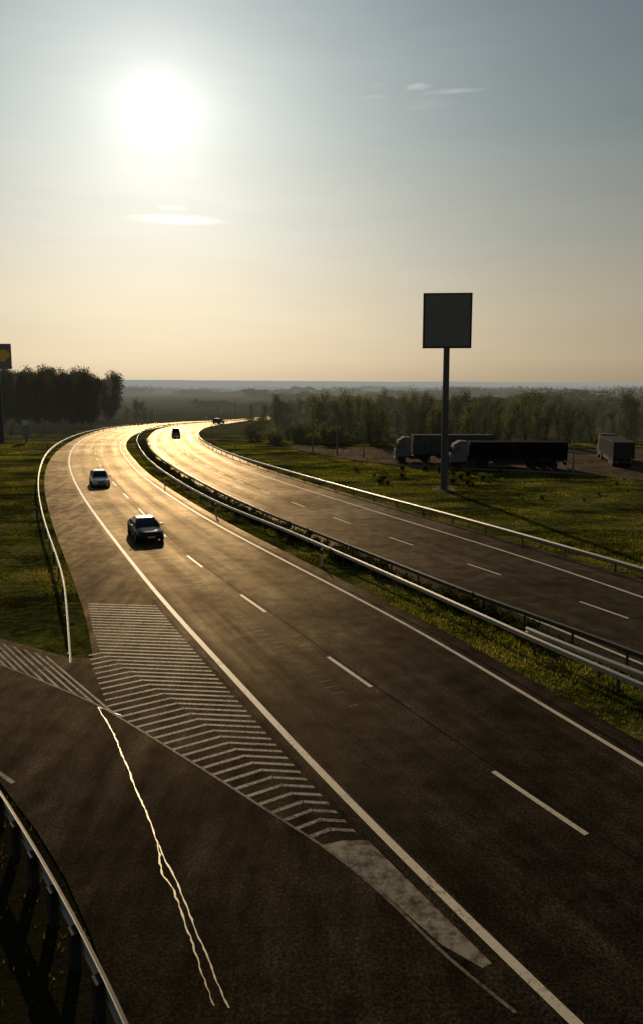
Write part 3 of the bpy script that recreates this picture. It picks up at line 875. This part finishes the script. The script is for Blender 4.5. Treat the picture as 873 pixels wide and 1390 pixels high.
# ------------------------------------------------------------ cars
def car(loc, rz, paint_m, L=4.6, Hc=1.45, Wd=1.8, kind='sedan', label='', group='cars on the motorway'):
    r = empty('car', loc, rz, label, 'car', group)
    hw = Wd/2; hy = L/2
    def ring(y, w, zl, zt):
        return [(-w*.86,y,zl),(-w*.98,y,zl+.12),(-w,y,(zl+zt)*.5),(-w*.985,y,zt-.14),(-w*.88,y,zt-.02),(-w*.45,y,zt+.025),(w*.45,y,zt+.025),(w*.88,y,zt-.02),(w*.985,y,zt-.14),(w,y,(zl+zt)*.5),(w*.98,y,zl+.12),(w*.86,y,zl)]
    zb = .98 if kind == 'sedan' else 1.0
    secs = [(hy,.70,.34,.58),(hy-.05,.80,.26,.66),(hy-.2,.91,.22,.72),(hy-.6,.98,.2,.79),(hy-1.2,1,.2,.88),(hy-1.45,1,.2,.92),(0,1,.2,.95),(-hy+1.3,1,.2,zb),(-hy+.6,.98,.22,zb+.02),(-hy+.2,.94,.26,zb),(-hy+.04,.86,.32,zb-.1),(-hy,.8,.38,zb-.25)]
    bo = MB().loft([ring(y, w*hw, a, b) for y, w, a, b in secs]).obj('body', paint_m, r, True)
    fb, ft = hy-1.2, hy-2.05
    if kind == 'sedan': rb_, rt = -hy+.6, -hy+1.5
    else: rb_, rt = -hy+.12, -hy+.5
    wb, wt = hw*.92, hw*.68; z0 = .90; z1 = Hc
    B = [Vector((-wb,fb,z0)),Vector((wb,fb,z0)),Vector((wb,rb_,z0+.05)),Vector((-wb,rb_,z0+.05))]
    Tt = [Vector((-wt,ft,z1-.07)),Vector((wt,ft,z1-.07)),Vector((wt,rt,z1-.07)),Vector((-wt,rt,z1-.07))]
    mid = [b.lerp(t,.5)+Vector((.04*(1 if b.x>0 else -1), .04*(1 if b.y>0 else -1),0)) for b,t in zip(B,Tt)]
    T2 = [Vector((t.x*.88, t.y-.12*(1 if t.y>-.3 else -1), z1-.015)) for t in Tt]
    T3 = [Vector((t.x*.5, t.y-.3*(1 if t.y>-.3 else -1), z1)) for t in Tt]
    cab = MB().loft([B, mid, Tt, T2, T3]); cab.obj('cabin', paint_m, r)
    def win(name, b0, b1, t0, t1, m0, m1, u0, u1, off):
        def q(u, v):
            lo = b0.lerp(b1,u); mi = m0.lerp(m1,u); hi = t0.lerp(t1,u)
            return (lo.lerp(mi, v*2) if v < .5 else mi.lerp(hi, v*2-1))+off
        vs = [q(u0,.1),q(u1,.1),q(u1,.5),q(u1,.95),q(u0,.95),q(u0,.5)]
        obj_from(name, vs, [(0,1,2,5),(5,2,3,4)], M_GLASS).parent = r
    win('windscreen', B[0],B[1],Tt[0],Tt[1],mid[0],mid[1],.05,.95,Vector((0,.012,.006)))
    win('rear_window', B[3],B[2],Tt[3],Tt[2],mid[3],mid[2],.06,.94,Vector((0,-.012,.006)))
    for sgn, a, b in ((1,1,2),(-1,0,3)):
        for u0,u1 in ((.10,.47),(.51,.90)):
            win('side_window', B[a],B[b],Tt[a],Tt[b],mid[a],mid[b],u0,u1,Vector((.012*sgn,0,0)))
    for sx in (-1,1):
        for yy in (hy-.85, -hy+.95):
            w = empty_part('wheel', r, (sx*(hw-.09), yy, .32))
            MB().tube((-.11,0,0),(.11,0,0),.32,.32,20).obj('tyre', M_BLACK, w)
            m = MB().tube((-.118,0,0),(.118,0,0),.20,.20,14)
            m.obj('rim', M_RIM, w)
            MB().tube((sx*(hw-.03),yy,.33),(sx*(hw+.002),yy,.33),.37,.37,20).obj('wheel_arch', M_BLACK, r)
        m = MB().loft([[(sx*hw*.46,hy-.05-k,.55),(sx*hw*.84,hy-.18-k,.56),(sx*hw*.88,hy-.27-k,.66),(sx*hw*.52,hy-.10-k,.63)] for k in (.05,-.03)])
        m.obj('headlight', M_LAMPGL, r)
        MB().box(min(sx*hw*.55,sx*hw*.85),max(sx*hw*.55,sx*hw*.85),-hy-.015,-hy+.15,.66,.82,.02).obj('taillight', M_RED, r)
        MB().box(min(sx*(hw),sx*(hw+.17)),max(sx*(hw),sx*(hw+.17)),hy-1.62,hy-1.5,.93,1.06,.03).obj('mirror', paint_m, r)
    m = MB()
    for k in range(4): m.box(-hw*.36,hw*.36,hy-.02,hy+.012,.47+k*.04,.49+k*.04)
    m.box(-hw*.38,hw*.38,hy-.05,hy+.004,.45,.63); m.obj('grille', M_BLACK, r)
    MB().box(-hw*.55,hw*.55,hy-.1,hy+.01,.27,.37,.02).obj('air_intake', M_BLACK, r)
    MB().box(-.26,.26,hy+.0,hy+.022,.385,.485).obj('licence_plate', M_WHITE, r)
    MB().box(-.26,.26,-hy-.02,-hy+.01,.5,.61).obj('licence_plate', M_WHITE, r)
    return r
P_BLK = simple('dark_car_paint', (.006,.007,.008), .28, 0, .1, 1, coat=.1, spec=.3)
P_WHT = simple('white_car_paint', (.65,.66,.66), .3, 0, .05, 1, coat=.6)
P_GRY = simple('grey_car_paint', (.08,.08,.09), .3, .3, .1, 1, coat=.6)
def on_lane(C, px, py, rev=True):
    A = arcs(C); p = gp(px, py); s = nearest_s(C, p, A); q, t = at_s(C, s, A)
    if rev: t = -t
    return p, math.atan2(t.y, t.x)-math.pi/2, t
p, rz, t = on_lane(LE, 206, 738); car(p-t*2.3+Vector((0,0,.01)), rz, P_BLK, 4.65, 1.42, 1.82, label='dark saloon car driving on the motorway lane')
p, rz, t = on_lane(LE, 138, 662); car(p-t*2.1+Vector((0,0,.01)), rz, P_WHT, 4.3, 1.56, 1.8, 'hatch', label='white hatchback car driving around the motorway bend')
p, rz, t = on_lane(RD, 297, 575, False); car(p+Vector((0,0,.01)), rz, P_GRY, 4.5, 1.5, 1.8, 'hatch', label='small grey car far away on the bend')
p, rz, t = on_lane(RD, 239, 594, False); car(p+t*2.2+Vector((0,0,.01)), rz, P_GRY, 4.7, 1.9, 1.75, 'hatch', label='dark high people carrier driving away on the far carriageway')

# ------------------------------------------------------------ trucks
def truck(loc, rz, trailer_m, cab_m, label, Ht=3.75, yb=-11.9):
    r = empty('truck', loc, rz, label, 'truck', 'trucks parked at the rest area')
    t = empty_part('trailer', r, (0,0,0))
    MB().box(-1.25,1.25,yb,1.4,1.15,Ht,.03).obj('curtain_side', trailer_m, t)
    m = MB()
    for sx in (-1,1):
        y = yb+.3
        while y < 1.2:
            x = sx*1.252; m.box(min(x,x+sx*.02),max(x,x+sx*.02),y,y+.04,1.2,Ht-.08); y += .92
        x = sx*1.25; m.box(min(x,x+sx*.035),max(x,x+sx*.035),yb,1.4,Ht-.1,Ht+.02); m.box(min(x,x+sx*.035),max(x,x+sx*.035),yb,1.4,1.05,1.2)
    m.box(-1.27,-1.1,yb-.05,yb,1.1,Ht); m.box(1.1,1.27,yb-.05,yb,1.1,Ht); m.box(-.03,.03,yb-.05,yb,1.1,Ht)
    m.obj('strap', M_STRAP, t)
    MB().box(-.5,.5,yb+.2,1.0,.85,1.12).box(-1.2,1.2,yb,yb+.15,.5,.9).box(-1.15,-1.1,yb+5,-2,.5,.95).box(1.1,1.15,yb+5,-2,.5,.95).obj('chassis', M_DARK, t)
    MB().box(-.75,-.6,-1.0,-.85,.05,.9).box(.6,.75,-1.0,-.85,.05,.9).obj('landing_leg', M_DARK, t)
    for yy in (yb+1.6,yb+2.9,yb+4.2):
        for sx in (-1.0,1.0): MB().tube((sx-.17,yy,.5),(sx+.17,yy,.5),.5,.5,20).obj('wheel', M_BLACK, t)
    for sx in (-.95,.8): MB().box(sx,sx+.2,yb-.07,yb,.6,.8).obj('taillight', M_RED, t)
    c = empty_part('cab', r, (0,0,0))
    MB().loft([[(-1.22,y,z0),(1.22,y,z0),(1.24,y,(z0+z1)/2),(1.1,y,z1),(-1.1,y,z1),(-1.24,y,(z0+z1)/2)] for y,z0,z1 in ((1.75,.9,3.45),(2.6,.9,3.5),(3.4,.8,3.05),(3.75,.75,2.0),(3.82,.6,1.4))]).obj('cabin', cab_m, c)
    obj_from('windscreen', [(-1.08,3.43,2.92),(1.08,3.43,2.92),(1.12,3.775,2.02),(-1.12,3.775,2.02)], [(0,1,2,3)], M_GLASS).parent = c
    for sx in (-1,1):
        obj_from('side_window', [(sx*1.25,2.6,2.1),(sx*1.25,3.35,2.1),(sx*1.2,3.2,2.75),(sx*1.2,2.6,2.75)], [(0,1,2,3)], M_GLASS).parent = c
        MB().box(min(sx*1.3,sx*1.5),max(sx*1.3,sx*1.5),3.45,3.55,1.9,2.6,.03).obj('mirror', M_DARK, c)
        MB().box(min(sx*.8,sx*1.15),max(sx*.8,sx*1.15),3.8,3.87,.75,.98,.02).obj('headlight', M_LAMPGL, c)
        for yy in (2.9,-.2): MB().tube((sx*1.0-.17,yy,.5),(sx*1.0+.17,yy,.5),.5,.5,20).obj('wheel', M_BLACK, c)
        MB().box(min(sx*.9,sx*1.2),max(sx*.9,sx*1.2),.5,1.9,.5,.95,.03).obj('fuel_tank', M_DARK, c)
    MB().box(-1.2,1.2,3.7,3.9,.35,.72,.04).obj('bumper', M_DARK, c)
    MB().box(-.8,.8,3.79,3.85,1.15,1.75).obj('grille', M_DARK, c)
    MB().box(-.45,.45,-.9,2.5,.7,.9).obj('frame', M_DARK, c)
    return r
TM1 = simple('tarp_dark', (.014,.014,.015), .9, 0, .3, 1, 6000, spec=.02)
TM2 = simple('tarp_grey', (.095,.10,.11), .9, 0, .15, 1, 6000, spec=.02)
TM3 = simple('tarp_brown', (.06,.058,.058), .9, 0, .2, 1, 6000, spec=.02)
W1 = simple('cab_white', (.17,.17,.18), .8, 0, .1, 1, 6000, spec=.03)
f = gp(609, 635); rz = math.radians(90-2)
fw = Vector((-math.sin(rz), math.cos(rz), 0))
truck(f-fw*3.9+Vector((0,0,.01)), rz, TM1, W1, 'white cab truck with long dark curtain trailer, parked', 3.4, -10.7)
f = gp(535, 627); rz = math.radians(90+1)
fw = Vector((-math.sin(rz), math.cos(rz), 0))
truck(f-fw*3.9+Vector((0,0,.01)), rz, TM2, W1, 'parked truck with pale grey curtain trailer', 3.75, -9.6)
f = gp(846, 635); rz = math.radians(-13)
fw = Vector((-math.sin(rz), math.cos(rz), 0))
truck(f+fw*11.9+Vector((0,0,.01)), rz, TM3, W1, 'parked truck with brownish covered trailer seen from behind', 3.25)

# ------------------------------------------------------------ camera, light, sky
cam = bpy.data.objects.new('Camera', bpy.data.cameras.new('Camera')); COL.objects.link(cam)
cam.location = (0, 0, H); cam.rotation_euler = (math.radians(90)-math.asin(SP), 0, 0)
cam.data.sensor_fit = 'VERTICAL'; cam.data.sensor_height = 36; cam.data.lens = 36*1000/1390
cam.data.shift_y = -45/1390; cam.data.clip_end = 60000; cam.data.clip_start = .1
S.camera = cam
sd = ray(215, 150).normalized()
el = math.asin(sd.z); azs = math.atan2(sd.x, sd.y)
sun = bpy.data.objects.new('Sun', bpy.data.lights.new('Sun', 'SUN')); COL.objects.link(sun)
sun.data.energy = 2.6; sun.data.angle = math.radians(.6); sun.data.color = (1, .76, .46)
sun.rotation_euler = sd.to_track_quat('Z', 'Y').to_euler()

w = bpy.data.worlds.new('World'); S.world = w; w.use_nodes = True
nt = w.node_tree; nt.nodes.clear(); nb = NB(nt)
D = nb.vmath('NORMALIZE', nb.n('ShaderNodeTexCoord').outputs['Generated'])
sky = nb.n('ShaderNodeTexSky'); sky.sky_type = 'NISHITA'; sky.sun_disc = False
sky.sun_elevation = el; sky.sun_rotation = azs; sky.dust_density = 3.0; sky.air_density = 1.0; sky.altitude = 100
sp = nb.n('ShaderNodeSeparateXYZ'); nb.l(D, sp.inputs[0])
ELD = nb.math('MULTIPLY', nb.math('ARCSINE', sp.outputs[2]), 57.2958)
AZD = nb.math('MULTIPLY', nb.math('ARCTAN2', sp.outputs[0], sp.outputs[1]), 57.2958)
dot = nb.math('MINIMUM', nb.vmath('DOT_PRODUCT', D, tuple(sd)), 1.0)
SD = nb.math('MULTIPLY', nb.math('ARCCOSINE', dot), 57.2958)
base = nb.ramp(nb.math('MULTIPLY', ELD, 1/40.0, clamp=True), [(0, (.68,.52,.33)), (.05, (.80,.63,.41)), (.13, (.74,.63,.44)), (.28, (.48,.49,.42)), (.45, (.275,.34,.35)), (.68, (.155,.225,.275)), (1, (.08,.13,.18))])
def E(x): return nb.math('POWER', 2.71828, x)
fall = nb.math('ADD', .29, nb.math('MULTIPLY', E(nb.math('MULTIPLY', nb.math('POWER', nb.math('DIVIDE', SD, 31.0), 1.5), -1.0)), .76))
sc = nb.n('ShaderNodeVectorMath', operation='SCALE'); nb.l(base, sc.inputs[0]); nb.l(fall, sc.inputs['Scale'])
g0 = nb.math('MULTIPLY', E(nb.math('MULTIPLY', nb.math('POWER', nb.math('DIVIDE', SD, 1.1), 2.0), -1.0)), 1.6)
g1 = nb.math('MULTIPLY', E(nb.math('MULTIPLY', nb.math('POWER', nb.math('DIVIDE', SD, 3.6), 2.0), -1.0)), .15)
g2 = nb.math('MULTIPLY', E(nb.math('MULTIPLY', SD, -1/9.0)), .36)
g3 = nb.math('MULTIPLY', E(nb.math('MULTIPLY', SD, -1/15.0)), .24)
def scl(c, f):
    x = nb.n('ShaderNodeVectorMath', operation='SCALE'); x.inputs[0].default_value = c; nb.l(f, x.inputs['Scale']); return x.outputs[0]
tot = nb.vmath('ADD', sc.outputs[0], scl((1,.97,.88), nb.math('ADD', g0, g1)))
tot = nb.vmath('ADD', tot, scl((1,.98,.88), g2))
tot = nb.vmath('ADD', tot, scl((.96,.98,.90), g3))
cmb = nb.n('ShaderNodeCombineXYZ'); nb.l(nb.math('MULTIPLY', AZD, .35), cmb.inputs[0]); nb.l(nb.math('MULTIPLY', ELD, 2.2), cmb.inputs[1])
cn = nb.noise(cmb.outputs[0], 1.0, 6, .62, .4)
cmb2 = nb.n('ShaderNodeCombineXYZ'); nb.l(nb.math('MULTIPLY', AZD, .05), cmb2.inputs[0]); nb.l(nb.math('MULTIPLY', ELD, .35), cmb2.inputs[1])
veil = nb.math('MULTIPLY', nb.math('SUBTRACT', nb.noise(cmb2.outputs[0], 1.0, 5, .6), .5), .18)
tot2 = nb.n('ShaderNodeVectorMath', operation='SCALE'); nb.l(tot, tot2.inputs[0]); nb.l(nb.math('ADD', 1.0, veil), tot2.inputs['Scale']); tot = tot2.outputs[0]
def ae(px, py):
    d = ray(px, py).normalized(); return math.degrees(math.atan2(d.x, d.y)), math.degrees(math.asin(d.z))
for px, py, ha, he, st, ng in ((240,298,4.0,.40,.42,1.3),(234,282,1.3,.2,.25,1.3),(612,124,3.0,.2,.11,3),(568,118,1.1,.3,.13,3),(515,115,1.2,.2,.05,3),(505,132,1.2,.2,.05,3),(590,142,3.0,.4,.03,3)):
    a0, e0 = ae(px, py)
    x = nb.math('POWER', nb.math('ABSOLUTE', nb.math('DIVIDE', nb.math('SUBTRACT', AZD, a0), ha)), 2.0)
    yv = nb.math('POWER', nb.math('ABSOLUTE', nb.math('DIVIDE', nb.math('SUBTRACT', ELD, e0), he)), 2.0)
    mval = nb.math('SUBTRACT', 1.0, nb.math('ADD', x, yv))
    mval = nb.math('ADD', mval, nb.math('MULTIPLY', nb.math('SUBTRACT', cn, .55), ng))
    mval = nb.math('MULTIPLY', nb.math('MULTIPLY', mval, .9, clamp=True), nb.math('MULTIPLY', nb.math('SUBTRACT', 1.6, nb.math('ADD', x, yv)), .8, clamp=True))
    tot = nb.vmath('ADD', tot, scl((st, st*.96, st*.82), mval))
b1 = nb.n('ShaderNodeBackground'); nb.l(tot, b1.inputs[0]); b1.inputs[1].default_value = 1.0
b2 = nb.n('ShaderNodeBackground'); nb.l(sky.outputs[0], b2.inputs[0]); b2.inputs[1].default_value = .003
ad = nb.n('ShaderNodeAddShader'); nb.l(b1.outputs[0], ad.inputs[0]); nb.l(b2.outputs[0], ad.inputs[1])
wo = nb.n('ShaderNodeOutputWorld'); nb.l(ad.outputs[0], wo.inputs[0])
S.view_settings.view_transform = 'Standard'; S.view_settings.look = 'None'; S.view_settings.exposure = 0
